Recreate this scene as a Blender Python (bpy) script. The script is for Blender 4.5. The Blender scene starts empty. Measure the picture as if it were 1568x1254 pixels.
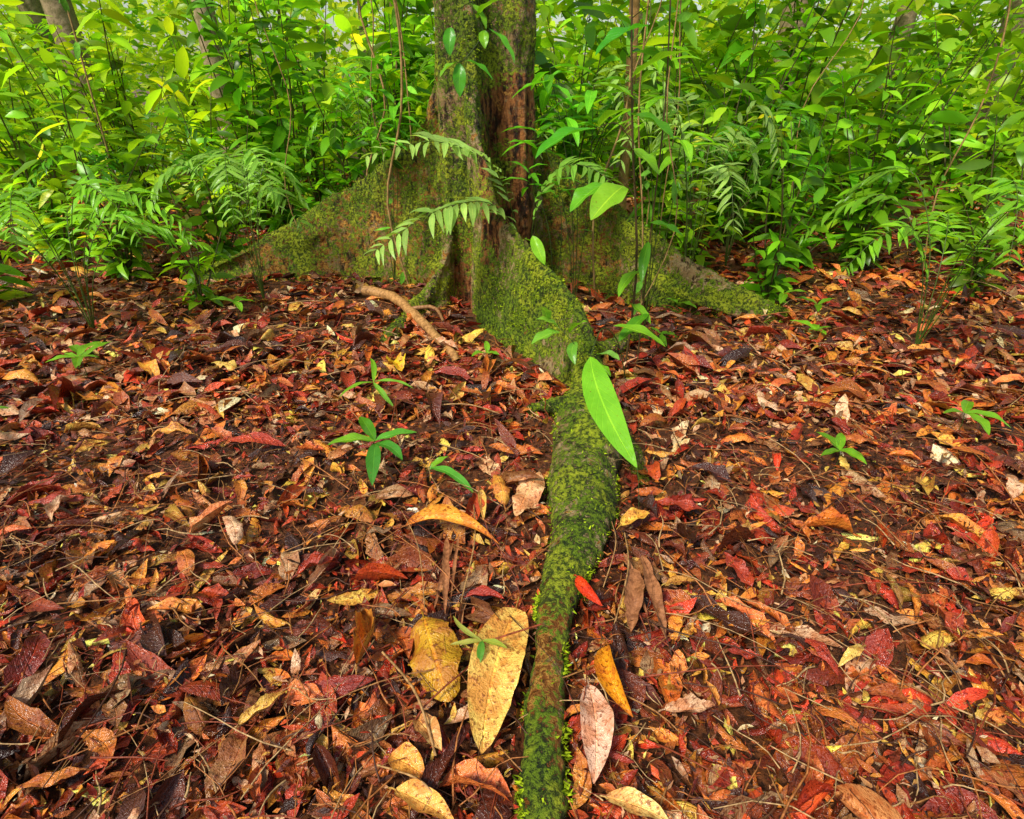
import bpy, math, numpy as np
from mathutils import Vector, noise, Matrix
rng=np.random.default_rng(7)
S=bpy.context.scene
S.view_settings.view_transform='Standard'; S.view_settings.look='None'; S.view_settings.exposure=0
COL=S.collection
def A(*a): return np.array(a,dtype=float)
def nrm(v): return v/np.maximum(np.linalg.norm(v,axis=-1,keepdims=True),1e-9)
def gz(x,y):
    return 0.035*noise.noise(Vector((x*1.1,y*1.1,3.1)))+0.014*noise.noise(Vector((x*4,y*4,9.)))-0.0
# ---------------------------------------------------------------- mesh accumulator
class Acc:
    def __init__(s): s.V=[];s.F=[];s.C=[];s.U=[];s.n=0
    def add(s,V,F,C,U):
        s.V.append(V);s.F.append(F+s.n);s.C.append(C);s.U.append(U);s.n+=len(V)
    def leaves(s,base,axis,up,width,col,arch=0.,fold=0.,roll=0.,wave=0.,jag=0.,nl=4,nw=2,prof='leaf',colvar=0.,bend=0.):
        base=np.atleast_2d(base);N=len(base);axis=np.broadcast_to(axis,(N,3)).astype(float);up=np.broadcast_to(up,(N,3)).astype(float)
        b=lambda v:np.broadcast_to(np.asarray(v,dtype=float),(N,))[:,None,None]
        L=np.linalg.norm(axis,axis=1)[:,None,None]
        side=nrm(np.cross(axis,up));n=nrm(np.cross(side,axis))
        t=np.linspace(0,1,nl+1)[None,:,None];q=np.linspace(-1,1,nw+1)[None,None,:]
        if prof=='leaf': p=np.sin(np.pi*t**0.85)**0.75
        elif prof=='long': p=np.sin(np.pi*t**0.7)**0.9
        elif prof=='wide': p=np.sin(np.pi*t**0.8)**0.55
        else: p=(1-t)**.6
        p=np.clip(p,0.035,1)
        J=1+jag*rng.normal(size=(N,nl+1,2))if jag else np.ones((N,nl+1,2))
        jl=J[:,:,0:1];jr=J[:,:,1:2]
        hw=b(width)/2*p*np.where(q<0,jl,jr)
        ph=rng.uniform(0,6.28,(N,1,1));ph2=rng.uniform(0,6.28,(N,1,1))
        off=b(arch)*L*4*t*(1-t)+b(fold)*np.abs(q)*hw+b(roll)*(q**2)*hw+b(wave)*hw*np.abs(q)*np.sin(t*13+ph+np.sign(q)*ph2)
        shr=1-0.25*np.clip(np.abs(b(roll)),0,1.5)*np.abs(q)
        sb=b(bend)*L*4*t*(1-t)
        P=base[:,None,None,:]+axis[:,None,None,:]*t[...,None]+side[:,None,None,:]*(q*hw*shr+sb)[...,None]+n[:,None,None,:]*off[...,None]
        V=P.reshape(-1,3)
        i=np.arange(nl)[:,None]*(nw+1)+np.arange(nw)[None,:]
        f=np.stack([i,i+1,i+nw+2,i+nw+1],-1).reshape(-1,4)
        F=(f[None]+(np.arange(N)*(nl+1)*(nw+1))[:,None,None]).reshape(-1,4)
        col=np.broadcast_to(col,(N,3)).astype(float)
        if colvar: col=col*np.exp(rng.normal(0,colvar,(N,1)))
        C=np.repeat(col,(nl+1)*(nw+1),axis=0)
        U=np.stack(np.broadcast_arrays((q+1)/2,t),-1)[0].reshape(-1,2)
        s.add(V,F,C,np.tile(U,(N,1)))
    def tube(s,pts,rad,col,k=6):
        pts=np.asarray(pts,float);m=len(pts);rad=np.broadcast_to(rad,(m,))
        T=nrm(np.gradient(pts,axis=0));ref=A(0.31,.2,.93) if abs(T[0,2])<.8 else A(1,.1,0)
        a=nrm(np.cross(T,ref));b2=nrm(np.cross(T,a))
        th=np.arange(k)/k*2*np.pi
        V=(pts[:,None]+rad[:,None,None]*(a[:,None]*np.cos(th)[None,:,None]+b2[:,None]*np.sin(th)[None,:,None])).reshape(-1,3)
        F=[[i*k+j,i*k+(j+1)%k,(i+1)*k+(j+1)%k,(i+1)*k+j] for i in range(m-1) for j in range(k)]
        C=np.tile(np.asarray(col,float),(len(V),1))
        U=np.full((len(V),2),.3);s.add(V,np.array(F),C,U)
    def build(s,name,mat,smooth=True):
        V=np.concatenate(s.V);F=np.concatenate(s.F);C=np.clip(np.concatenate(s.C),0,.92);U=np.concatenate(s.U)
        me=bpy.data.meshes.new(name)
        me.vertices.add(len(V));me.vertices.foreach_set('co',V.ravel())
        me.loops.add(F.size);me.loops.foreach_set('vertex_index',F.ravel().astype(np.int32))
        me.polygons.add(len(F));me.polygons.foreach_set('loop_start',np.arange(0,F.size,4,dtype=np.int32))
        me.polygons.foreach_set('loop_total',np.full(len(F),4,dtype=np.int32))
        me.update(calc_edges=True)
        at=me.color_attributes.new('Col','FLOAT_COLOR','POINT')
        at.data.foreach_set('color',np.concatenate([C,np.ones((len(C),1))],1).ravel())
        uv=me.uv_layers.new(name='UVMap');uv.data.foreach_set('uv',U[F.ravel()].ravel())
        if smooth: me.polygons.foreach_set('use_smooth',np.ones(len(F),dtype=bool))
        me.materials.append(mat)
        o=bpy.data.objects.new(name,me);COL.objects.link(o);return o
def spline(P,n):
    P=np.asarray(P,float);m=len(P);out=[]
    for u in np.linspace(0,m-1,n):
        i=min(int(u),m-2);f=u-i
        p0=P[max(i-1,0)];p1=P[i];p2=P[i+1];p3=P[min(i+2,m-1)]
        out.append(.5*((2*p1)+(-p0+p2)*f+(2*p0-5*p1+4*p2-p3)*f*f+(-p0+3*p1-3*p2+p3)*f**3))
    return np.array(out)
# ---------------------------------------------------------------- materials
class NT:
    def __init__(s,name):
        s.m=bpy.data.materials.new(name);s.m.use_nodes=True;s.t=s.m.node_tree;s.t.nodes.clear()
        s.out=s.n('ShaderNodeOutputMaterial')
    def n(s,ty,**k):
        x=s.t.nodes.new(ty)
        for a,v in k.items(): setattr(x,a,v)
        return x
    def l(s,a,b): s.t.links.new(a,b)
    def inp(s,node,i,v):
        if isinstance(v,bpy.types.NodeSocket): s.l(v,node.inputs[i])
        else: node.inputs[i].default_value=v
    def math(s,op,a,b=0.,c=None):
        x=s.n('ShaderNodeMath',operation=op);s.inp(x,0,a);s.inp(x,1,b)
        if c is not None:s.inp(x,2,c)
        return x.outputs[0]
    def mix(s,f,a,b,mode='MIX'):
        x=s.n('ShaderNodeMix',data_type='RGBA',blend_type=mode)
        s.inp(x,0,f)
        for i,v in((6,a),(7,b)):
            if isinstance(v,tuple) and len(v)==3:v=v+(1,)
            s.inp(x,i,v)
        return x.outputs[2]
    def noise(s,sc,det=4,rough=.55,vec=None,dist=0):
        x=s.n('ShaderNodeTexNoise');x.inputs['Scale'].default_value=sc;x.inputs['Detail'].default_value=det
        x.inputs['Roughness'].default_value=rough;x.inputs['Distortion'].default_value=dist
        if vec is not None:s.l(vec,x.inputs['Vector'])
        return x.outputs[0]
    def ramp(s,f,lo,hi):
        x=s.n('ShaderNodeMapRange',interpolation_type='SMOOTHSTEP');s.inp(x,0,f);s.inp(x,1,lo);s.inp(x,2,hi);return x.outputs[0]
    def bump(s,h,d,st=1.,nm=None):
        x=s.n('ShaderNodeBump');x.inputs['Strength'].default_value=st;x.inputs['Distance'].default_value=d;s.l(h,x.inputs['Height'])
        if nm is not None:s.l(nm,x.inputs['Normal'])
        return x.outputs[0]
def veins(N):
    uv=N.n('ShaderNodeUVMap');sp=N.n('ShaderNodeSeparateXYZ');N.l(uv.outputs[0],sp.inputs[0])
    a=N.math('ABSOLUTE',N.math('SUBTRACT',sp.outputs[0],.5))
    mid=N.ramp(a,.045,.01)
    fr=N.math('FRACT',N.math('SUBTRACT',N.math('MULTIPLY',sp.outputs[1],11.),N.math('MULTIPLY',a,5.)))
    sv=N.ramp(N.math('ABSOLUTE',N.math('SUBTRACT',fr,.5)),.12,.02)
    return mid,sv
def leaf_mat(name,trans=.35,rough=.35,litter=False,spec=.5):
    N=NT(name);at=N.n('ShaderNodeAttribute',attribute_name='Col').outputs[0]
    tc=N.n('ShaderNodeTexCoord').outputs['Object'];mid,sv=veins(N)
    if litter:
        b1=N.ramp(N.noise(22,4,.65,tc),.42,.60);n2=N.noise(100,3,.65,tc);b2=N.ramp(n2,.54,.64)
        c=N.mix(N.math('MULTIPLY',b1,.75),at,N.mix(1.,at,(.66,.34,.16),'MULTIPLY'))
        c=N.mix(N.math('MULTIPLY',b2,.85),c,N.mix(1.,at,(.28,.11,.06),'MULTIPLY'))
        c=N.mix(N.math('MULTIPLY',mid,.5),c,N.mix(1.,c,(1.9,1.6,1.3),'MULTIPLY'))
        c=N.mix(N.math('MULTIPLY',sv,.22),c,N.mix(1.,c,(.6,.5,.45),'MULTIPLY'))
        h=N.math('ADD',N.math('MULTIPLY',N.math('ADD',mid,N.math('MULTIPLY',sv,.3)),-.5),N.math('MULTIPLY',n2,1.6))
        nm=N.bump(h,.005,.8)
    else:
        n1=N.noise(14,3,.6,tc);b1=N.ramp(n1,.35,.65)
        c=N.mix(N.math('MULTIPLY',b1,.5),at,N.mix(1.,at,(.6,.72,.5),'MULTIPLY'))
        c=N.mix(N.math('MULTIPLY',mid,.6),c,N.mix(1.,c,(2.2,1.7,1.8),'MULTIPLY'))
        c=N.mix(N.math('MULTIPLY',sv,.3),c,N.mix(1.,c,(1.6,1.4,1.2),'MULTIPLY'))
        c=N.mix(N.ramp(N.noise(120,2,.5,tc),.68,.76),c,(.22,.13,.02))
        nm=N.bump(N.math('ADD',N.math('MULTIPLY',N.math('ADD',mid,N.math('MULTIPLY',sv,.6)),-.6),N.math('MULTIPLY',n1,3.)),.003,.7)
    P=N.n('ShaderNodeBsdfPrincipled');N.l(c,P.inputs['Base Color']);N.l(nm,P.inputs['Normal'])
    P.inputs['Roughness'].default_value=rough;P.inputs['Specular IOR Level'].default_value=spec
    if litter:
        N.l(N.math('MULTIPLY_ADD',b1,.35,.17),P.inputs['Roughness']);N.l(P.outputs[0],N.out.inputs[0]);return N.m
    T=N.n('ShaderNodeBsdfTranslucent');N.l(N.mix(1.,c,(1.5,1.35,.6),'MULTIPLY'),T.inputs[0])
    M=N.n('ShaderNodeMixShader');M.inputs[0].default_value=trans
    N.l(P.outputs[0],M.inputs[1]);N.l(T.outputs[0],M.inputs[2]);N.l(M.outputs[0],N.out.inputs[0]);return N.m
M_green=leaf_mat('green_leaf',.38,.3,spec=.4)
M_lit=leaf_mat('dead_wet_leaf',.12,.3,True,.55)
N=NT('understory_leaf');at=N.n('ShaderNodeAttribute',attribute_name='Col').outputs[0]
P=N.n('ShaderNodeBsdfDiffuse');N.l(at,P.inputs[0]);Gn=N.n('ShaderNodeBsdfGlossy');Gn.inputs['Roughness'].default_value=.35
M0=N.n('ShaderNodeMixShader');M0.inputs[0].default_value=.06;N.l(P.outputs[0],M0.inputs[1]);N.l(Gn.outputs[0],M0.inputs[2])
T=N.n('ShaderNodeBsdfTranslucent');N.l(N.mix(1.,at,(1.6,1.35,.5),'MULTIPLY'),T.inputs[0])
M=N.n('ShaderNodeMixShader');M.inputs[0].default_value=.5
N.l(M0.outputs[0],M.inputs[1]);N.l(T.outputs[0],M.inputs[2]);N.l(M.outputs[0],N.out.inputs[0]);M_bg=N.m
def simple(name,sc,rough,mult=(.45,.4,.35),bd=.004,spec=.3):
    N=NT(name);at=N.n('ShaderNodeAttribute',attribute_name='Col').outputs[0];tc=N.n('ShaderNodeTexCoord').outputs['Object']
    f=N.noise(sc,5,.65,tc);c=N.mix(N.ramp(f,.35,.65),at,N.mix(1.,at,mult,'MULTIPLY'))
    P=N.n('ShaderNodeBsdfPrincipled');N.l(c,P.inputs['Base Color']);P.inputs['Roughness'].default_value=rough
    P.inputs['Specular IOR Level'].default_value=spec
    N.l(N.bump(f,bd),P.inputs['Normal']);N.l(P.outputs[0],N.out.inputs[0]);return N.m
M_twig=simple('twig_wood',60,.45)
M_trunk=simple('slender_trunk_bark',18,.8,(.5,.55,.4),.01)
N=NT('moss_fibre');at=N.n('ShaderNodeAttribute',attribute_name='Col').outputs[0];P=N.n('ShaderNodeBsdfDiffuse');N.l(at,P.inputs[0]);N.l(P.outputs[0],N.out.inputs[0]);M_moss=N.m
# soil
N=NT('forest_soil');tc=N.n('ShaderNodeTexCoord').outputs['Object'];f=N.noise(45,7,.75,tc);g=N.noise(3,3,.6,tc)
c=N.mix(N.ramp(f,.38,.62),(.03,.010,.004),(.28,.09,.025));c=N.mix(N.math('MULTIPLY',N.ramp(g,.45,.65),.5),c,(.12,.04,.012))
P=N.n('ShaderNodeBsdfPrincipled');N.l(c,P.inputs['Base Color']);P.inputs['Roughness'].default_value=.45
N.l(N.bump(f,.03),P.inputs['Normal']);N.l(P.outputs[0],N.out.inputs[0]);M_soil=N.m
# bark
N=NT('mossy_bark');at=N.n('ShaderNodeAttribute',attribute_name='Col').outputs[0];sp=N.n('ShaderNodeSeparateColor');N.l(at,sp.inputs[0])
moss,red,tan=sp.outputs[0],sp.outputs[1],sp.outputs[2]
tc=N.n('ShaderNodeTexCoord').outputs['Object'];mp=N.n('ShaderNodeMapping');mp.inputs['Scale'].default_value=(1,1,.28);N.l(tc,mp.inputs[0]);mv=mp.outputs[0]
fine=N.noise(62,5,.78,tc);med=N.noise(17,5,.68,tc,.6);streak=N.noise(26,5,.72,mv);big=N.noise(5,4,.65,tc)
bark=N.mix(N.ramp(streak,.42,.56),(.06,.030,.012),(.46,.29,.12))
bark=N.mix(N.ramp(med,.52,.60),bark,(.56,.42,.20))
redc=N.mix(N.ramp(streak,.42,.58),(.07,.018,.007),(.56,.21,.06))
orange=N.mix(N.ramp(fine,.42,.58),(.26,.085,.014),(.80,.40,.08))
c=N.mix(N.ramp(N.math('ADD',red,N.math('MULTIPLY',N.math('SUBTRACT',med,.5),1.8)),.35,.55),bark,redc)
c=N.mix(N.ramp(N.math('ADD',tan,N.math('MULTIPLY',N.math('SUBTRACT',med,.5),2.6)),.46,.58),c,orange)
mm=N.math('ADD',moss,N.math('ADD',N.math('MULTIPLY',N.math('SUBTRACT',big,.5),1.5),N.math('MULTIPLY',N.math('SUBTRACT',fine,.5),1.7)))
mm=N.math('ADD',mm,N.math('MULTIPLY',N.math('SUBTRACT',.5,med),.9))
mc=N.mix(N.ramp(fine,.43,.57),(.016,.034,.002),(.20,.31,.009))
mc=N.mix(N.ramp(big,.48,.60),mc,N.mix(N.ramp(fine,.42,.57),(.05,.08,.003),(.50,.56,.025)))
mk=N.ramp(mm,.40,.50)
c=N.mix(mk,c,mc)
c=N.mix(N.math('MULTIPLY',N.ramp(streak,.42,.37),.8),c,(.018,.013,.004))
P=N.n('ShaderNodeBsdfPrincipled');N.l(c,P.inputs['Base Color']);N.l(N.math('MULTIPLY_ADD',mk,.3,.40),P.inputs['Roughness'])
P.inputs['Specular IOR Level'].default_value=.3
hh=N.math('ADD',fine,streak)
N.l(N.bump(hh,.035,1.),P.inputs['Normal']);N.l(P.outputs[0],N.out.inputs[0]);M_bark=N.m
# ---------------------------------------------------------------- ground sheet
def axisv(lo,hi,fine_lo,fine_hi,step):
    a=list(np.arange(fine_lo,fine_hi,step));d=step;v=fine_lo
    while v>lo: d*=1.35;v-=d;a.insert(0,v)
    d=step;v=a[-1]
    while v<hi: d*=1.35;v+=d;a.append(v)
    return np.array(a)
xs=axisv(-90,90,-4,4,.06);ys=axisv(-60,120,-.3,6.5,.06)
V=[(x,y,gz(x,y)) for y in ys for x in xs];nx=len(xs)
F=[(j*nx+i,j*nx+i+1,(j+1)*nx+i+1,(j+1)*nx+i) for j in range(len(ys)-1) for i in range(nx-1)]
me=bpy.data.meshes.new('forest_floor');me.from_pydata(V,[],F);me.materials.append(M_soil)
me.polygons.foreach_set('use_smooth',[True]*len(F));COL.objects.link(bpy.data.objects.new('forest_floor',me))
# ---------------------------------------------------------------- buttressed tree
TV=[];TF=[]
def loft(rings):
    k=len(rings[0]);b=len(TV)
    for r in rings: TV.extend([tuple(p) for p in r])
    for i in range(len(rings)-1):
        for j in range(k): TF.append((b+i*k+j,b+i*k+(j+1)%k,b+(i+1)*k+(j+1)%k,b+(i+1)*k+j))
    TF.append(tuple(b+j for j in range(k))[::-1]);e=b+(len(rings)-1)*k;TF.append(tuple(e+j for j in range(k)))
def column(cx,cy,r,flare,h=6.,lean=(0,0)):
    R=[]
    for z in np.concatenate([np.linspace(-.25,2,24),np.linspace(2.2,h,12)]):
        rr=r*(1+flare*math.exp(-max(z,0)/.38))*(1-.03*max(z,0))
        R.append([(cx+lean[0]*z+rr*math.cos(t)*(1+.06*math.sin(3*t+z)),cy+lean[1]*z+rr*math.sin(t),z) for t in np.linspace(0,2*math.pi,28,endpoint=False)])
    loft(R)
column(-.14,3.80,.24,.30)
column(-.285,3.66,.145,.22)
column(-.01,3.70,.135,.25)
column(-.10,3.95,.22,.3)
column(.055,3.63,.05,.9,lean=(-.012,.0))
column(-.37,3.57,.045,.8,lean=(.01,0))
def buttress(st,wt,wb,n=40,und=.012,seed=0,lum=.025):
    s=spline(st,n);d=nrm(np.gradient(s[:,3:5]*.6+s[:,0:2]*.4,axis=0));R=[]
    hs=np.array([0,.08,.18,.3,.45,.6,.75,.88,.96])
    for i in range(n):
        r=s[i];nv=A(-d[i,1],d[i,0]);zb=-.15;L=[];Rr=[]
        f=i/(n-1);u=und*noise.noise(Vector((f*9,seed,1.)))*3
        for h in hs:
            c=A(r[3]+(r[0]-r[3])*h**1.15,r[4]+(r[1]-r[4])*h**1.15)+nv*(u*(1-h)+lum*noise.noise(Vector((f*7,h*4,seed+5.))))
            w=wt+(wb-wt)*(1-h)**2.2
            z=zb+(r[2]-zb)*h
            if h>.9:w=wt*.9
            L.append((c[0]+nv[0]*w,c[1]+nv[1]*w,z));Rr.append((c[0]-nv[0]*w,c[1]-nv[1]*w,z))
        R.append(L+[(r[0],r[1],r[2]+wt*.35)]+Rr[::-1])
    loft(R)
buttress([(-.225,3.52,2.4,-.15,3.6),(-.225,3.44,1.75,-.16,3.52),(-.225,3.38,1.34,-.17,3.43),(-.216,3.32,1.138,-.17,3.36),(-.192,3.27,.959,-.165,3.29),(-.152,3.22,.807,-.16,3.22),(-.118,3.15,.687,-.14,3.13),
(-.013,3.0,.567,-.07,2.95),(.116,2.8,.468,.02,2.76),(.234,2.6,.382,.13,2.57),(.30,2.45,.323,.215,2.44),(.345,2.3,.215,.29,2.31),(.335,2.17,.13,.32,2.17),(.31,2.02,.09,.30,2.02)],.034,.085,56,seed=1)
buttress([(-.3,3.72,1.8,-.3,3.75),(-.38,3.70,1.42,-.38,3.76),(-.47,3.72,1.12,-.47,3.78),(-.62,3.80,.90,-.62,3.84),(-.9,3.93,.70,-.93,3.93),(-1.25,4.05,.52,-1.27,4.0),(-1.7,4.0,.28,-1.7,3.95),(-2.2,3.85,.06,-2.2,3.8)],.035,.13,60,seed=2,und=.03,lum=.08)
buttress([(-.02,3.74,1.8,-.02,3.78),(.05,3.76,1.2,.03,3.82),(.12,3.80,.98,.12,3.86),(.272,3.83,.82,.27,3.89),(.483,3.8,.67,.47,3.84),(.66,3.65,.55,.64,3.67),(.84,3.5,.43,.82,3.49),(1.15,3.3,.24,1.13,3.26),(1.6,3.1,.06,1.58,3.08)],.04,.14,60,seed=3,und=.03,lum=.08)
buttress([(-.30,3.62,.95,-.3,3.66),(-.36,3.53,.66,-.36,3.56),(-.393,3.45,.454,-.40,3.46),(-.428,3.38,.278,-.45,3.37),(-.508,3.32,.150,-.53,3.30),(-.59,3.24,.07,-.6,3.22),(-.65,3.0,.03,-.65,2.98)],.026,.05,36,.006,seed=4)
buttress([(.0,4.0,1.3,0,4.0),(.2,4.3,.7,.2,4.3),(.5,4.7,.4,.5,4.7),(.9,5.2,.06,.9,5.2)],.04,.12,30,seed=5)
buttress([(-.2,4.0,1.3,-.2,4.0),(-.4,4.4,.7,-.4,4.4),(-.7,4.9,.3,-.7,4.9),(-.9,5.3,.05,-.9,5.3)],.04,.12,30,seed=6)
def root(pts,n,flat=.9,k=20):
    s=spline(pts,n);R=[];T=nrm(np.gradient(s[:,:3],axis=0))
    for i in range(n):
        a=nrm(np.cross(T[i],A(0,0,1)));b=nrm(np.cross(a,T[i]));r=s[i,3]
        R.append([tuple(s[i,:3]+r*(a*math.cos(t)*(1+.16*noise.noise(Vector((i*.15,math.cos(t),math.sin(t)))))+b*flat*math.sin(t)*(1+.12*noise.noise(Vector((i*.2+7,math.cos(t),math.sin(t))))))) for t in np.linspace(0,2*math.pi,k,endpoint=False)])
    loft(R)
ROOT=[(.06,.15,.04,.036),(.055,.35,.045,.038),(.055,.51,.045,.038),(.066,.70,.045,.041),(.085,.86,.045,.040),(.11,.98,.038,.041),(.148,1.11,.03,.058),(.188,1.24,.025,.086),(.225,1.37,.02,.104),(.238,1.49,.02,.117),(.25,1.61,.02,.114),(.272,1.75,.02,.126),(.285,1.90,.02,.124),(.298,2.03,.03,.10),(.325,2.15,.05,.078),(.34,2.25,.10,.07),(.33,2.4,.10,.07)]
root(ROOT,90)
root([(.26,1.99,.06,.06),(.18,2.02,.055,.036),(.11,2.03,.04,.024),(.03,2.05,.0,.014)],16)
root([(.33,1.95,.03,.06),(.40,1.82,.03,.04),(.44,1.7,.025,.03),(.455,1.6,.0,.026),(.47,1.4,-.03,.02)],20)
root([(-.62,3.05,.02,.035),(-.66,2.9,.0,.04),(-.7,2.7,-.03,.03)],12)
root([(.35,2.45,.12,.06),(.5,2.6,.06,.05),(.62,2.8,.03,.05),(.9,2.9,-.02,.04)],20)
me=bpy.data.meshes.new('t');me.from_pydata(TV,[],TF);to=bpy.data.objects.new('t',me);COL.objects.link(to)
md=to.modifiers.new('r','REMESH');md.mode='VOXEL';md.voxel_size=.0095;md.use_smooth_shade=True
sm=to.modifiers.new('s','SMOOTH');sm.iterations=5;sm.factor=.5
ev=to.evaluated_get(bpy.context.evaluated_depsgraph_get());tm=bpy.data.meshes.new_from_object(ev)
bpy.data.objects.remove(to)
n=len(tm.vertices);co=np.empty(n*3);tm.vertices.foreach_get('co',co);co=co.reshape(-1,3)
no=np.empty(n*3);tm.vertices.foreach_get('normal',no);no=no.reshape(-1,3)
dz=np.empty(n);col=np.ones((n,4))
for i in range(n):
    x,y,z=co[i];v=Vector((x,y,z))
    lump=noise.noise(Vector((x*5,y*5,z*3)));rid=noise.noise(Vector((x*22,y*22,z*3.5)));sml=noise.noise(v*38)+.5*noise.noise(v*80)
    up=z>.5
    dz[i]=.020*lump+(.018 if up else .006)*rid+.0062*sml
    low=y<2.15 and z<.3
    mos=.50+.36*noise.noise(v*2.6)+.18*max(no[i,2],0)
    redv=0.;tn=.16
    if low:
        if y>1.08: mos+=.02-.12*max(no[i,2],0);tn=.16
        else: mos+=-.04+.13*(1 if abs(no[i,2])<.55 else -1);tn=.62
    elif z>.9 and y>3.4:
        tn=.25
        if x>-.13: redv=.30;mos-=.04
    if y>3.0 and -.17<x<.12 and z>.25 and z<1.25: redv=.62;mos-=.12
    if y>3.55 and abs(x+.1)>.3: mos-=.02;redv=.34;tn=.50
    if y>3.3 and -.36<x<-.2 and z<.5: redv=.6;mos-=.1
    if 2.1<y<3.2 and z<.5 and not low: mos+=.12
    if y>3.2 and x<-.2 and .4<z<1.3: mos+=.05
    if no[i,2]>.5 and z>.2: tn+=.05
    col[i,:3]=(mos,redv,tn)
co=co+no*dz[:,None];tm.vertices.foreach_set('co',co.ravel());tm.update()
at=tm.color_attributes.new('Col','FLOAT_COLOR','POINT');at.data.foreach_set('color',col.ravel())
tm.materials.clear();tm.materials.append(M_bark);tm.polygons.foreach_set('use_smooth',[True]*len(tm.polygons))
tree=bpy.data.objects.new('buttress_root_tree',tm);tm.name='buttress_root_tree';COL.objects.link(tree)
# moss fibres growing on the bark
w=np.clip((col[:,0]-.40)*3,0,1)*(co[:,2]<1.8)*(co[:,1]<4.1)*(co[:,2]>-.03)
nearw=np.where(co[:,1]<1.12,np.where(np.abs(no[:,2])<.55,9.,.4),np.where(co[:,1]<2.1,np.where(no[:,2]<.45,2.6,.6),1.8))
w=w*nearw;w/=w.sum();idx=rng.choice(n,80000,p=w)
keep=np.array([noise.noise(Vector(co[i]*14))+.35*noise.noise(Vector(co[i]*45))>.03 for i in idx]);idx=idx[keep];m=len(idx)
d=nrm(no[idx]+rng.normal(0,.6,(m,3))+A(0,0,-.25))
ln=rng.uniform(.005,.013,m)*np.where(co[idx,1]<1.1,1.15,1.)
g=rng.uniform(0,1,(m,1))**1.3;mc=A(.05,.09,.004)*(1-g)+A(.46,.60,.02)*g
ac=Acc();ac.leaves(co[idx]+rng.normal(0,.004,(m,3)),d*ln[:,None],rng.normal(size=(m,3)),ln*.42,mc,nl=2,nw=1,prof='tip')
o=ac.build('moss_fibres',M_moss,False);o.parent=tree
# ---------------------------------------------------------------- litter
rs=spline(ROOT,80);rb=spline([(-.17,3.3),(-.14,3.13),(-.04,2.95),(.05,2.76),(.16,2.57),(.235,2.44),(.30,2.31)],30)
def clear(P,extra=0.):
    d=np.sqrt(((P[:,None,:2]-rs[None,:,:2])**2).sum(-1));ok=(d>rs[None,:,3]*.95+extra).all(1)
    d2=np.sqrt(((P[:,None,:]-rb[None])**2).sum(-1)).min(1);ok&=d2>.11+extra
    ok&=np.hypot(P[:,0]+.13,P[:,1]-3.78)>.38
    return ok
pal=np.array([(.32,.034,.010),(.42,.065,.014),(.17,.038,.013),(.58,.17,.022),(.72,.29,.035),(.82,.50,.08),(.74,.46,.25),(.075,.024,.010),(.50,.135,.03),(.48,.045,.014),(.40,.18,.06),(.50,.30,.14)])
pw=np.array([.12,.12,.13,.13,.11,.06,.06,.12,.09,.05,.07,.05]);pw/=pw.sum()
def litter(nn,ymin,ymax,ls,z0,z1,nl,nw,acc,tilt=.35,wr=(.22,.48),rl=.5,ex=0.):
    y=ymin+(ymax-ymin)*rng.uniform(0,1,nn)**1.35;x=rng.uniform(-1,1,nn)*(1.0+1.02*y)
    P=np.stack([x,y],1);P=P[clear(P,ex)];nn=len(P)
    L=rng.uniform(ls[0],ls[1],nn)*rng.choice([.6,1,1.35],nn,p=[.3,.5,.2]);W=L*rng.uniform(*wr,nn)
    th=rng.uniform(0,6.283,nn);ax=np.stack([np.cos(th),np.sin(th),rng.normal(0,tilt*.6,nn)],1);ax=nrm(ax)*L[:,None]
    up=nrm(np.stack([rng.normal(0,tilt,nn),rng.normal(0,tilt,nn),np.ones(nn)],1))
    z=np.array([gz(a,b) for a,b in P])+rng.uniform(z0,z1,nn)
    base=np.stack([P[:,0],P[:,1],z],1)-ax*.5;base[:,2]=np.maximum(base[:,2],z-.02)
    c=pal[rng.choice(len(pal),nn,p=pw)]
    acc.leaves(base,ax,up,W,c,arch=rng.normal(.0,.10,nn),fold=rng.normal(.15,.45,nn),roll=rng.normal(0,rl,nn),wave=rng.uniform(0,.5,nn),jag=.13,nl=nl,nw=nw,colvar=.42,bend=rng.normal(0,.07,nn))
ac=Acc()
litter(6200,.15,2.6,(.05,.13),.0,.03,7,4,ac,.48,ex=.02)
litter(900,.25,3.0,(.10,.17),.01,.04,9,4,ac,.35,(.2,.42),.9,ex=.075)
litter(12000,.15,2.8,(.015,.05),.0,.05,3,2,ac,1.)
litter(28000,.15,2.2,(.006,.022),.015,.05,2,1,ac,1.,(.15,.6))
litter(16000,2.,9.,(.06,.16),.0,.045,4,2,ac,.45,ex=.02)
litter(10000,2.,6.,(.03,.07),.01,.05,3,2,ac,.8)
ac.build('leaf_litter',M_lit)
# twigs and rootlets
ac=Acc()
for i in range(4600):
    y=.2+3.6*rng.uniform()**1.4;x=rng.uniform(-1,1)*(.9+y*.9)
    if not clear(A([x,y]).reshape(1,2),.03)[0]:continue
    L=rng.uniform(.03,.16) if rng.uniform()<.85 else rng.uniform(.15,.38);th=rng.uniform(0,6.28);z=gz(x,y)+rng.uniform(.025,.055)
    d=A(math.cos(th),math.sin(th),rng.normal(0,.14));s_=A(-d[1],d[0],0);k1,k2=rng.normal(0,.25,2)
    p=[A(x,y,z)+d*L*t+s_*L*(k1*t*(1-t)+.12*k2*math.sin(t*7))+A(0,0,.3*L*t*(1-t)) for t in np.linspace(0,1,6)]
    r=rng.uniform(.0006,.0028)
    cc=[(.40,.18,.05),(.60,.38,.16),(.10,.04,.02),(.52,.19,.05),(.30,.06,.02)][rng.integers(5)]
    ac.tube(p,np.linspace(r,r*.5,6),cc,4)
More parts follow.
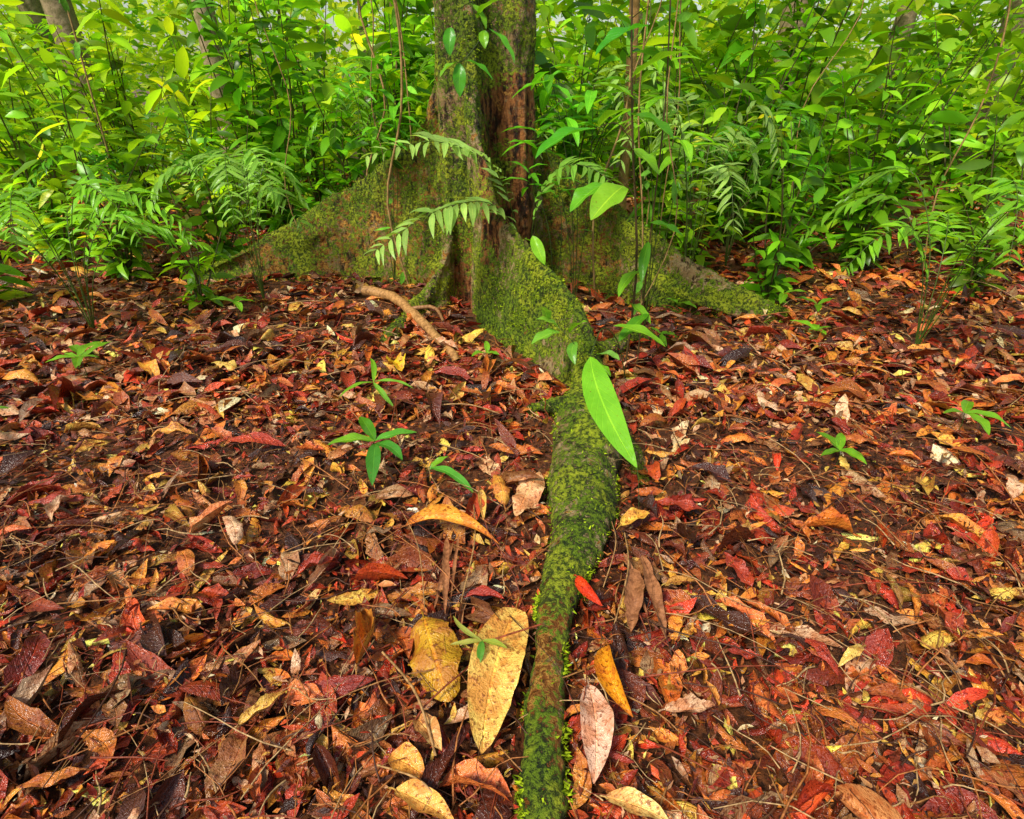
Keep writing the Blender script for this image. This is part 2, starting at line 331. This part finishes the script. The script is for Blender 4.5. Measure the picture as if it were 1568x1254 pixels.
for (a,b,c_) in [((-.26,.60),(-.12,.52),.0022),((-.34,1.35),(-.22,.98),.0015),((-.12,1.38),(-.13,1.0),.0022),((.33,1.25),(.25,.93),.0022),((.30,1.3),(.24,1.05),.0016),((-.3,.85),(-.15,.62),.003),((-.36,2.0),(-.05,1.95),.003),((-.15,2.05),(.15,2.15),.002)]:
    P=spline([A(*a,.06),A((a[0]+b[0])/2+.02,(a[1]+b[1])/2,.085),A(*b,.055)],10);ac.tube(P,c_,(.50,.28,.10),5)
ac.build('scattered_twigs',M_twig)
# fallen branch
ac=Acc();ac.tube(spline([(-.95,3.5,.06),(-.75,3.38,.06),(-.6,3.15,.055),(-.45,2.88,.05),(-.32,2.62,.035),(-.26,2.5,.02)],16)+rng.normal(0,.004,(16,3)),np.linspace(.034,.02,16),(.56,.29,.10),10)
ac.tube(spline([(-.6,3.15,.06),(-.45,3.1,.09),(-.38,2.95,.06)],6),np.linspace(.014,.008,6),(.40,.2,.08),7)
ac.build('fallen_branch',M_twig)
# individual large leaves on floor
def hero(name,b,t,w,c,arch=.05,fold=.1,roll=.2,wave=.12,prof='leaf',up=(0,0,1),mat=None,jag=.015,stem=None,z=.04,bend=0.):
    ac=Acc();b=A(*b);t=A(*t)
    if len(b)==2:b=A(b[0],b[1],gz(*b)+z)
    if len(t)==2:t=A(t[0],t[1],gz(*t)+z)
    ac.leaves(b,t-b,A(*up),w,A(*c),arch,fold,roll,wave,jag,nl=22,nw=8,prof=prof,bend=bend)
    d=t-b
    ac.tube([b-d*.12+A(0,0,-.008),b-d*.05,b+d*.03+A(0,0,.002)],[.0018,.002,.0016],A(*c)*.6,5)
    return ac.build(name,mat or M_lit)
hero('fallen_leaf',(.010,.98),(-.060,.62),.122,(.90,.56,.11),.03,.15,.15,.14,'wide',z=.06,up=(.1,-.15,1),bend=.04)
hero('fallen_leaf',(-.222,.965),(-.135,.735),.13,(.60,.32,.02),.08,-.1,-.35,.28,'wide',jag=.05,z=.06,up=(-.2,-.2,1))
hero('fallen_leaf',(.166,.76),(.152,.56),.072,(.84,.50,.32),.05,.2,.3,.25,z=.055,bend=-.05)
hero('fallen_leaf',(.225,.87),(.25,.69),.055,(.80,.34,.015),.1,.5,.6,.1,z=.055,up=(-.5,0,1),bend=.08)
hero('fallen_leaf',(-.24,.62),(-.165,.58),.06,(.85,.38,.06),.1,.2,.4,.2,z=.055)
hero('fallen_leaf',(-.325,1.305),(-.036,1.209),.06,(.85,.42,.05),.12,.5,.7,.2,'long',z=.055,up=(.1,-.5,1),bend=-.12)
hero('fallen_leaf',(.092,1.547),(.012,1.33),.10,(.82,.46,.20),.03,.1,-.3,.4,jag=.08,z=.055)
hero('fallen_leaf',(.32,1.27),(.42,1.33),.055,(.90,.56,.07),.05,.2,.4,.2,z=.065)
hero('fallen_leaf',(.17,1.06),(.225,.97),.035,(.80,.07,.012),.1,.6,.4,.1,z=.075,up=(-.6,-.3,.8))
hero('fallen_leaf',(-.10,1.45),(-.085,1.30),.03,(.88,.55,.12),.05,.3,.5,.3,z=.065)
hero('fallen_leaf',(-.56,2.42),(-.5,2.30),.09,(.92,.62,.02),.1,.1,.5,.5,z=.065,jag=.1)
hero('fallen_leaf',(-.22,.56),(-.10,.50),.05,(.86,.48,.10),.1,.3,.5,.3,z=.05)
hero('fallen_leaf',(-.20,.70),(-.14,.63),.05,(.80,.50,.16),.1,.2,.5,.3,z=.055)
hero('fallen_leaf',(-.12,1.02),(-.02,1.01),.035,(.45,.04,.012),.1,.4,.6,.2,z=.06)
hero('fallen_leaf',(.17,.54),(.28,.50),.045,(.90,.6,.18),.1,.2,.4,.2,z=.05)
for i in range(90):
    y=rng.uniform(.5,3.4);x=rng.uniform(-1,1)*(.35+.9*y)
    th=rng.uniform(0,6.28);L=rng.uniform(.06,.17);e=(x+L*math.cos(th),y+L*math.sin(th))
    if not clear(A(x,y,*e,(x+e[0])/2,(y+e[1])/2).reshape(3,2),.05).all():continue
    if -.32<x<.3 and .5<y<1.05: continue
    cc=[(.76,.36,.05),(.82,.54,.11),(.72,.44,.24),(.42,.05,.015),(.62,.2,.03)][i%5]
    hero('fallen_leaf',(x,y),e,L*rng.uniform(.25,.42),cc,rng.normal(.05,.09),rng.normal(.1,.3),rng.normal(0,.8),.35,jag=.06,z=.055,bend=rng.normal(0,.1))
# bark slabs / strips
ac=Acc()
for (b,t,w) in [((-.19,1.24),(-.17,.98),.022),((-.17,1.22),(-.20,1.0),.014),((-.155,1.25),(-.16,1.03),.010),((.33,1.10),(.29,.92),.05),((.36,1.15),(.37,.9),.035),((.31,1.16),(.34,.96),.015)]:
    b=A(*b,gz(*b)+.06);t=A(*t,gz(*t)+.045);ac.leaves(b,t-b,A(0,0,1),w,A(.40,.16,.06),.03,.3,.3,.3,.12,nl=14,nw=4,prof='wide')
ac.build('bark_strips',M_twig)
# ---------------------------------------------------------------- green plants
G1=A(.10,.33,.012);G2=A(.22,.52,.02);G3=A(.06,.22,.012)
def leafy(name,stems,lv,mat=M_green,stemcol=(.09,.13,.03)):
    ac=Acc()
    for pts,r in stems: ac.tube(spline(pts,14),np.linspace(r,r*.6,14),stemcol,6)
    for (b,t,w,c,*k) in lv:
        kw=dict(arch=.08,fold=.22,roll=.1,wave=.14,up=(0,0,1),bend=rng.normal(0,.05));kw.update(k[0] if k else {});u=kw.pop('up')
        b=A(*b);t=A(*t);ac.leaves(b,t-b,A(*u),w,c,nl=14,nw=6,jag=.006,**kw)
    return ac.build(name,mat)
leafy('palm_seedling',[([(.52,2.25,.0),(.45,2.2,.25),(.36,2.1,.36),(.30,1.97,.30)],.003),([(.394,1.45,.154),(.40,1.42,.10),(.40,1.38,.03)],.0012)],
 [((.298,1.96,.30),(.395,1.45,.15),.112,A(.24,.64,.03),dict(up=(-.35,-.4,.8),fold=.12,arch=.05,wave=.08,bend=.04)),
  ((.42,2.2,.33),(.62,2.1,.28),.07,G2),((.45,2.2,.26),(.60,2.35,.33),.06,G1)])
st=[([(.53,2.4,0),(.54,2.42,.5),(.47,2.42,1.0),(.42,2.4,1.4),(.38,2.4,1.9)],.0055),([(.60,2.45,0),(.585,2.43,.6),(.57,2.4,1.2),(.5,2.4,1.9)],.004),
 ([(.47,2.42,1.0),(.4,2.41,1.07),(.319,2.4,1.052)],.002),([(.50,2.42,.8),(.43,2.4,.88),(.36,2.35,.861)],.002),([(.51,2.42,.8),(.47,2.35,.88),(.428,2.3,.861)],.002),
 ([(.42,2.4,1.4),(.45,2.25,1.42),(.42,2.1,1.355)],.002),([(.54,2.42,.55),(.48,2.3,.60),(.40,2.2,.56)],.0015),([(.34,2.32,.2),(.25,2.2,.36),(.14,2.2,.33)],.0015)]
lv=[((.319,2.4,1.052),(.086,2.25,.963),.095,A(.10,.46,.02)),((.36,2.35,.861),(.223,2.25,.775),.10,A(.16,.50,.02)),((.428,2.3,.861),(.291,2.15,.765),.12,A(.28,.58,.03),dict(up=(-.2,-.5,.8))),
 ((.42,2.1,1.355),(.251,2.0,1.274),.08,A(.07,.40,.02)),((.33,2.4,1.06),(.42,2.25,1.12),.06,G2),((.45,2.42,1.1),(.60,2.3,1.02),.09,G1),((.43,2.4,1.3),(.6,2.45,1.25),.09,G3),
 ((.47,2.42,.98),(.56,2.3,.90),.07,G2),((.43,2.40,1.33),(.33,2.5,1.45),.07,G1),((.57,2.42,.7),(.70,2.35,.66),.07,G1),((.55,2.42,.5),(.45,2.3,.42),.05,G2),((.58,2.43,.62),(.54,2.3,.48),.045,G1),
 ((.40,2.4,1.55),(.25,2.4,1.52),.07,G2),((.40,2.4,1.5),(.55,2.3,1.45),.07,G1),((.53,2.42,.35),(.60,2.3,.30),.05,G2),((.46,2.4,1.15),(.30,2.45,1.2),.06,G2),((.42,2.4,1.38),(.20,2.35,1.42),.075,G1),((.44,2.4,1.22),(.62,2.3,1.30),.08,G2)]
leafy('broadleaf_sapling',st,lv,stemcol=(.14,.09,.04))
leafy('buttress_seedling',[([(.36,2.25,.05),(.30,2.18,.2),(.22,2.2,.30),(.15,2.25,.34)],.002)],
 [((.20,2.22,.31),(.10,2.2,.36),.06,A(.28,.58,.05)),((.20,2.21,.3),(.08,2.15,.27),.07,A(.22,.54,.04)),((.24,2.2,.3),(.30,2.12,.38),.05,G2),((.27,2.2,.26),(.26,2.1,.20),.045,A(.2,.5,.05)),((.15,2.24,.34),(.12,2.18,.42),.045,A(.30,.58,.05)),
  ((.36,2.2,.2),(.44,2.1,.22),.05,A(.24,.52,.08)),((.36,2.2,.15),(.42,2.15,.12),.04,G2)])
leafy('ridge_seedling',[([(.16,2.9,.1),(.14,2.85,.4),(.12,2.8,.5)],.002)],[((.10,2.8,.56),(.16,2.72,.44),.06,A(.32,.70,.03),dict(up=(0,-1,.3))),((.12,2.82,.5),(.06,2.78,.55),.04,G2)])
lv=[((-.175,2.9,1.494),(-.109,2.86,1.40),.055,G2),((-.10,2.9,1.405),(.011,2.84,1.275),.06,A(.15,.52,.03)),((-.262,2.9,1.41),(-.267,2.86,1.305),.055,A(.10,.42,.02),dict(up=(0,-1,.2))),
 ((-.24,2.9,1.283),(-.315,2.86,1.225),.055,G2,),((-.232,2.9,1.28),(-.232,2.87,1.15),.06,A(.10,.42,.02),dict(up=(0,-1,.2))),((-.20,2.9,1.29),(-.084,2.85,1.215),.055,A(.10,.40,.02)),
 ((-.12,2.9,1.40),(-.115,2.86,1.33),.045,G2,dict(up=(0,-1,.2))),((-.18,2.9,1.5),(-.30,2.85,1.53),.05,G1),((-.15,2.9,1.44),(-.05,2.85,1.50),.05,G2)]
leafy('hanging_climber',[([(-.05,3.1,2.6),(-.1,2.95,1.9),(-.17,2.9,1.5),(-.12,2.9,1.40),(-.20,2.9,1.30),(-.24,2.9,1.28)],.003),([(-.17,2.9,1.5),(-.24,2.9,1.46),(-.262,2.9,1.41)],.0015)],lv)
def whorl(name,base,tips,ll,c,nlv=8):
    st=[];lv=[]
    for tp in tips:
        b=A(*base);t=A(*tp);st.append(([b,b*.55+t*.45+A(.03,0,.12),t],.003))
        for j in range(nlv):
            a=j*2.4+rng.uniform(-.3,.3);d=nrm(A(math.cos(a),math.sin(a)*.8,rng.uniform(-.55,.35)))*ll*rng.uniform(.7,1.15)
            p=t-A(0,0,.015*j);lv.append((p,p+d,ll*rng.uniform(.20,.28),c*rng.uniform(.7,1.6),dict(arch=.10,bend=0.)))
    return leafy(name,st,lv)
whorl('whorled_shrub',(.38,3.3,0),[(.19,3.32,1.27),(.28,3.3,1.08),(.14,3.4,.99),(.42,3.35,1.2)],.22,G1*1.4,9)
whorl('whorled_shrub',(.25,3.2,0),[(.09,3.28,.80),(.24,3.2,.76)],.15,G1*1.4,7)
whorl('whorled_shrub',(-.8,3.75,0),[(-.66,3.6,1.12),(-.78,3.65,1.0),(-.9,3.6,1.25),(-.72,3.7,1.35)],.19,G1*1.4,9)
whorl('whorled_shrub',(.75,3.0,0),[(.62,3.0,1.12),(.8,2.95,1.0),(.7,3.1,1.35)],.2,G2,8)
leafy('thin_leaf_seedling',[([(-.068,.857,.0),(-.07,.855,.05),(-.068,.85,.10)],.0022)],
 [((-.068,.85,.10),(-.14,.92,.10),.013,A(.42,.48,.08)),((-.068,.85,.10),(-.14,.84,.10),.014,A(.52,.55,.10)),((-.068,.85,.10),(-.01,.83,.10),.016,A(.34,.48,.06)),((-.068,.85,.10),(-.072,.80,.085),.018,A(.12,.36,.04))])
ac=Acc();ac.tube(spline([(-.075,.845,.095),(.0,.87,.10),(.07,.90,.095)],8),.0022,(.35,.08,.03),6);ac.build('red_twig',M_twig)
leafy('floor_seedling',[([(-.30,1.58,.0),(-.29,1.57,.05),(-.27,1.55,.07)],.002)],[((-.28,1.56,.07),(-.12,1.44,.05),.038,A(.12,.46,.04),dict(arch=.14)),((-.28,1.56,.06),(-.22,1.6,.09),.03,G2)])
leafy('whorled_seedling',[([(-.50,1.62,.0),(-.49,1.62,.10),(-.47,1.62,.14)],.003)],
 [((-.47,1.62,.14),(-.33,1.66,.15),.045,A(.14,.48,.04)),((-.47,1.62,.13),(-.36,1.52,.13),.045,A(.08,.34,.03)),((-.47,1.62,.13),(-.45,1.45,.08),.05,A(.08,.32,.03)),((-.47,1.62,.14),(-.62,1.58,.15),.05,G2),((-.47,1.62,.14),(-.55,1.75,.16),.045,G1)])
leafy('strap_leaf_seedling',[([(-.60,2.1,.0),(-.58,2.1,.12)],.003)],
 [((-.58,2.1,.12),(-.41,2.08,.10),.024,A(.26,.62,.05)),((-.58,2.1,.12),(-.48,2.0,.05),.026,A(.22,.54,.04)),((-.58,2.1,.12),(-.70,2.0,.1),.024,G2),((-.58,2.1,.12),(-.62,2.25,.16),.024,G2)])
leafy('twin_leaf_seedling',[([(-.10,2.5,.0),(-.12,2.48,.08)],.002)],[((-.12,2.48,.08),(-.19,2.42,.09),.035,G2),((-.12,2.48,.08),(-.06,2.44,.09),.035,G2),((-.12,2.48,.08),(-.13,2.56,.11),.03,G2)])
# small scattered seedlings over the floor
for i in range(16):
    x=rng.uniform(-2.6,2.6);y=rng.uniform(1.2,3.4)
    if abs(x)<.75 : continue
    z=gz(x,y);lv=[];h=rng.uniform(.06,.16);t0=rng.uniform(0,6)
    for j in range(rng.integers(3,6)):
        a=t0+j*2.4;l=rng.uniform(.07,.15);lv.append(((x,y,z+h),(x+l*math.cos(a),y+l*math.sin(a),z+h+rng.uniform(-.03,.03)),l*.33,G2*rng.uniform(.6,1.1)))
    leafy('floor_seedling',[([(x,y,z-.02),(x+.01,y,z+h*.5),(x,y,z+h)],.002)],lv)
# ---------------------------------------------------------------- ferns
def frond(ac,P,nlf,LL,c,droop=.3,w=.2,up0=(0,-.2,1)):
    R=spline(P,nlf*2+4);ac.tube(R,np.linspace(.003,.001,len(R)),(.12,.18,.03),5)
    T=nrm(np.gradient(R,axis=0));B=[];X=[];U=[];s0=len(R)//4
    for i in range(s0,len(R)-1):
        f=(i-s0)/(len(R)-1-s0);l=LL*(math.sin(math.pi*(.12+.80*f))**.7)
        sd=nrm(np.cross(T[i],A(*up0)))
        for s_ in(-1,1):
            if rng.uniform()<.10:continue
            d=nrm(sd*s_+T[i]*.55+A(0,0,-droop)+rng.normal(0,.13,3));B.append(R[i]);X.append(d*l*rng.uniform(.8,1.12));U.append(A(*up0)+rng.normal(0,.3,3))
    B=np.array(B);X=np.array(X);U=np.array(U)
    cc=c*np.exp(rng.normal(0,.2,(len(B),1)))
    ac.leaves(B,X,U,np.linalg.norm(X,axis=1)*w,cc,arch=.07,fold=.25,nl=5,nw=2,prof='long',wave=.15,bend=rng.normal(0,.04,len(B)))
PALE=A(.38,.62,.12)  # pale green: wet sheen of the fronds is put into the leaf colour
ac=Acc()
frond(ac,[(.08,3.16,.1),(.02,3.1,.55),(-.08,2.98,.83),(-.2,2.88,.93),(-.38,2.75,.98),(-.64,2.6,.93)],15,.16,PALE,droop=.2)
frond(ac,[(.08,3.16,.1),(.0,3.08,.5),(-.10,2.95,.68),(-.28,2.82,.70),(-.45,2.72,.64),(-.64,2.6,.53)],14,.19,PALE,droop=.45,w=.2)
frond(ac,[(.08,3.16,.1),(.12,3.1,.6),(.22,3.0,.83),(.36,2.9,.86),(.5,2.8,.78)],13,.14,A(.26,.54,.06))
ac.build('fern',M_green)
def fern(name,x,y,h,nf,R,c,ll=.13):
    ac=Acc();z=gz(x,y)
    for i in range(nf):
        th=i*2.4+rng.uniform(-.3,.3);r=R*rng.uniform(.7,1.1);d=A(math.cos(th),math.sin(th),0);hh=h*rng.uniform(.75,1.1)
        frond(ac,[A(x,y,z),A(x,y,z+hh*.6)+d*r*.15,A(x,y,z+hh)+d*r*.45,A(x,y,z+hh*.95)+d*r*.75,A(x,y,z+hh*.7)+d*r],12,ll,c*rng.uniform(.7,1.3))
    return ac.build(name,M_green)
fern('fern',1.05,3.35,1.05,7,.5,PALE*.8);fern('fern',-1.55,3.4,.9,7,.5,A(.26,.5,.06));fern('fern',-.95,4.6,1.2,8,.7,G2)
fern('fern',-2.3,2.9,.7,9,.6,G2);fern('fern',2.1,2.7,.8,9,.7,G2);fern('fern',1.6,4.2,1.,9,.7,G1);fern('fern',-2.6,4.3,.9,9,.7,G1);fern('fern',.5,4.3,1.2,9,.7,PALE*.8)
# ---------------------------------------------------------------- understory shrubs
def shrub(acc,x,y,h,ns,ll,c,spread=.35,dens=.07):
    B=[];X=[];z=gz(x,y)
    for i in range(ns):
        th=rng.uniform(0,6.28);d=A(math.cos(th),math.sin(th),0)*spread*h*rng.uniform(.2,1);hh=h*rng.uniform(.35,1)
        P=spline([A(x,y,z),A(x,y,z+hh*.5)+d*.35+A(*rng.normal(0,.05,2),0),A(x,y,z+hh)+d],16)
        acc.tube(P,np.linspace(.004+.003*h,.002,16),(.16,.14,.05),5)
        m=max(int(hh*.8/dens),4)
        for j in range(m):
            f=.15+.85*j/(m-1);p=P[min(int(f*15),15)];a=j*2.4+th
            for s_ in range(2):
                B.append(p);X.append(nrm(A(math.cos(a+s_*3),math.sin(a+s_*3),rng.normal(-.1,.4)))*ll*rng.uniform(.5,1.3))
    B=np.array(B);X=np.array(X);m=len(B);up=nrm(A(0,0,1)+rng.normal(0,.4,(m,3)))
    cc=c*np.exp(rng.normal(0,.5,(m,1)))*(1+A(.7,.15,0)*rng.uniform(0,1,(m,1)))
    acc.leaves(B,X,up,ll*rng.uniform(.22,.38,m),cc,arch=rng.normal(.08,.05,m),fold=.25,nl=5,nw=2,wave=.1)
GB=A(.12,.38,.012)
for (x,y,h,ns,ll) in [(.32,4.3,1.9,10,.22),(1.15,4.7,1.8,9,.24),(1.3,4.1,1.2,9,.18),(-.75,4.6,1.9,10,.24),(-1.2,4.4,1.6,9,.2),(.45,5.3,2.4,11,.24),(-1.0,5.4,2.4,11,.26),(1.8,4.8,2.,10,.2),(-1.9,4.9,2,10,.24),
   (2.5,4.1,1.6,10,.2),(-2.7,3.9,1.5,10,.2),(1.45,5.6,2.4,10,.26),(3.5,4.6,2.0,11,.22),(-3.5,4.4,2.0,11,.22),(-1.9,3.3,.9,7,.15),(1.6,3.4,1.1,7,.16),(3.,3.6,1.2,9,.18),(-3.2,3.3,1.1,9,.18),(4.3,4.4,1.9,10,.22),(-4.3,4.3,1.8,10,.22),(-2.2,4.3,1.2,9,.2),(2.1,4.2,1.1,9,.2)]:
    ac=Acc();shrub(ac,x,y,h,ns,ll,[GB,G2,A(.16,.42,.015)][rng.integers(3)]);ac.build('understory_shrub',M_bg)
ac=Acc()
for i in range(80):
    y=rng.uniform(5,12);x=rng.uniform(-1,1)*(1.6+1.05*y)
    if abs(x-.8)<.35 and y<6: continue
    shrub(ac,x,y,rng.uniform(1.1,2.9),9,rng.uniform(.16,.36),[GB,G2,A(.24,.52,.015)][i%3]*rng.uniform(.7,1.5),dens=.09)
nn=150000;y=rng.uniform(7,19,nn);x=rng.uniform(-1,1,nn)*(2+1.05*y);z=rng.uniform(.0,1,nn)*(1.+.42*y)
k=np.array([noise.noise(Vector((a*.9,b*.9,c*1.1)))+.5*noise.noise(Vector((a*2.7,b*2.7,c*2.7))) for a,b,c in zip(x,y,z)])
ok=k>np.where(z<1.6,-.02,.15);P=np.stack([x,y,z],1)[ok];m=len(P)
ax=nrm(rng.normal(0,1,(m,3))*A(1,1,.55)+A(0,0,-.25))*rng.uniform(.10,.28,(m,1))
g=rng.uniform(0,1,(m,1));cc=(A(.14,.42,.012)*(1-g)+A(.62,.80,.05)*g)
ac.leaves(P,ax,nrm(A(0,0,1)+rng.normal(0,.5,(m,3))),np.linalg.norm(ax,axis=1)*.42,cc,arch=.08,fold=.2,nl=3,nw=2)
nn=26000;P=np.stack([rng.uniform(-32,32,nn),rng.uniform(19,30,nn),rng.uniform(0,9,nn)],1)
k=np.array([noise.noise(Vector((a*.5,b*.5,c*.6)))+.5*noise.noise(Vector((a*1.5,b*1.5,c*1.5))) for a,b,c in P]);P=P[k>.0];m=len(P)
ax=nrm(rng.normal(0,1,(m,3)))*rng.uniform(.3,.6,(m,1));g=rng.uniform(0,1,(m,1))
ac.leaves(P,ax,nrm(A(0,0,1)+rng.normal(0,.6,(m,3))),np.linalg.norm(ax,axis=1)*.5,A(.22,.5,.02)*(1-g)+A(.7,.85,.10)*g,fold=.2,nl=3,nw=2)
ac.build('background_foliage',M_bg)
def btree(x,y,r,h,c,lean=0.):
    ac=Acc();zs=np.linspace(-.1,h,18);P=[A(x+lean*z+.03*math.sin(z*1.3+x),y+.03*math.cos(z+x),z) for z in zs]
    ac.tube(P,r*(1.25-.6*zs/h),c,12)
    for q in range(7):
        z=h*rng.uniform(.55,.98);th=rng.uniform(0,6.28);d=A(math.cos(th),math.sin(th),.5);b=A(x+lean*z,y,z)
        Q=spline([b,b+d*.5,b+d*1.1+A(0,0,.2)],6);ac.tube(Q,np.linspace(r*.3,.006,6),c,6)
        m=60;Pp=Q[rng.integers(2,6,m)]+rng.normal(0,.28,(m,3));ax=nrm(rng.normal(0,1,(m,3)))*.2
        ac.leaves(Pp,ax,nrm(A(0,0,1)+rng.normal(0,.4,(m,3))),.075,A(.14,.40,.02),fold=.2,nl=3,nw=2,colvar=.4)
    ac.build('slender_tree',M_trunk)
for a in [(.79,4.4,.032,5.5,(.50,.27,.09),-.012),(-1.35,7.5,.05,6,(.4,.26,.12),.02),(-2.9,6.5,.09,6,(.36,.27,.15),0),(2.9,7,.12,6.5,(.36,.26,.14),.01),(4.6,8,.1,6.5,(.36,.26,.14),0),(-4.9,7.5,.13,7,(.34,.25,.14),0),
  (.2,9.5,.07,7,(.3,.2,.1),0.01),(1.9,10,.1,7,(.3,.22,.14),0),(-.9,9.8,.08,7,(.3,.22,.14),-.01),(-7,10,.15,7,(.3,.22,.14),0),(7,9.5,.15,7,(.3,.22,.14),0),(-2.2,10,.06,7,(.3,.22,.14),0)]: btree(*a)
ac=Acc()
for (x,y) in [(-.86,4.1),(-.8,4.05),(.6,3.4),(.78,3.6),(.66,2.9),(-.68,3.5),(-1.5,4.0),(1.9,4.0),(-2.6,4.0),(2.7,3.8),(-.7,4.2),(.95,3.8),(.70,2.8)]:
    P=spline([A(x+rng.normal(0,.06),y,3.6-i*.5) +A(rng.normal(0,.035),0,0) for i in range(8)],30);P=P[P[:,2]>.05]
    ac.tube(P,rng.uniform(.003,.007),(.42,.25,.09),5)
    m=14;q=P[rng.integers(0,len(P),m)];ax=nrm(rng.normal(0,1,(m,3))+A(0,0,-.8))*rng.uniform(.06,.14,(m,1))
    ac.leaves(q,ax,nrm(rng.normal(0,1,(m,3))+A(0,-.5,.5)),.035,A(.14,.38,.02),fold=.2,nl=4,nw=2,colvar=.3)
ac.build('hanging_vines',M_trunk)
# ---------------------------------------------------------------- light, world, camera
sd=Vector((-.42,-.46,.80)).normalized()
w=bpy.data.worlds.new('World');S.world=w;w.use_nodes=True;nt=w.node_tree;bg=nt.nodes['Background']
sk=nt.nodes.new('ShaderNodeTexSky');sk.sky_type='NISHITA';sk.sun_disc=False
sk.sun_elevation=math.asin(sd.z);sk.sun_rotation=math.atan2(sd.x,sd.y);sk.dust_density=2.;sk.air_density=1.3;sk.ozone_density=.2
nt.links.new(sk.outputs[0],bg.inputs[0]);bg.inputs[1].default_value=.15
l=bpy.data.lights.new('sun','SUN');l.energy=4.2;l.angle=math.radians(12);l.color=(1,.94,.82)
lo=bpy.data.objects.new('sun',l);lo.rotation_euler=sd.to_track_quat('Z','Y').to_euler();lo.location=(-3,-2,8);COL.objects.link(lo)
cam=bpy.data.cameras.new('camera');cam.lens=19.82;cam.clip_start=.02;cam.clip_end=400
cao=bpy.data.objects.new('camera',cam);cao.location=(0,0,1.2);cao.rotation_euler=(math.radians(60),0,0);COL.objects.link(cao);S.camera=cao
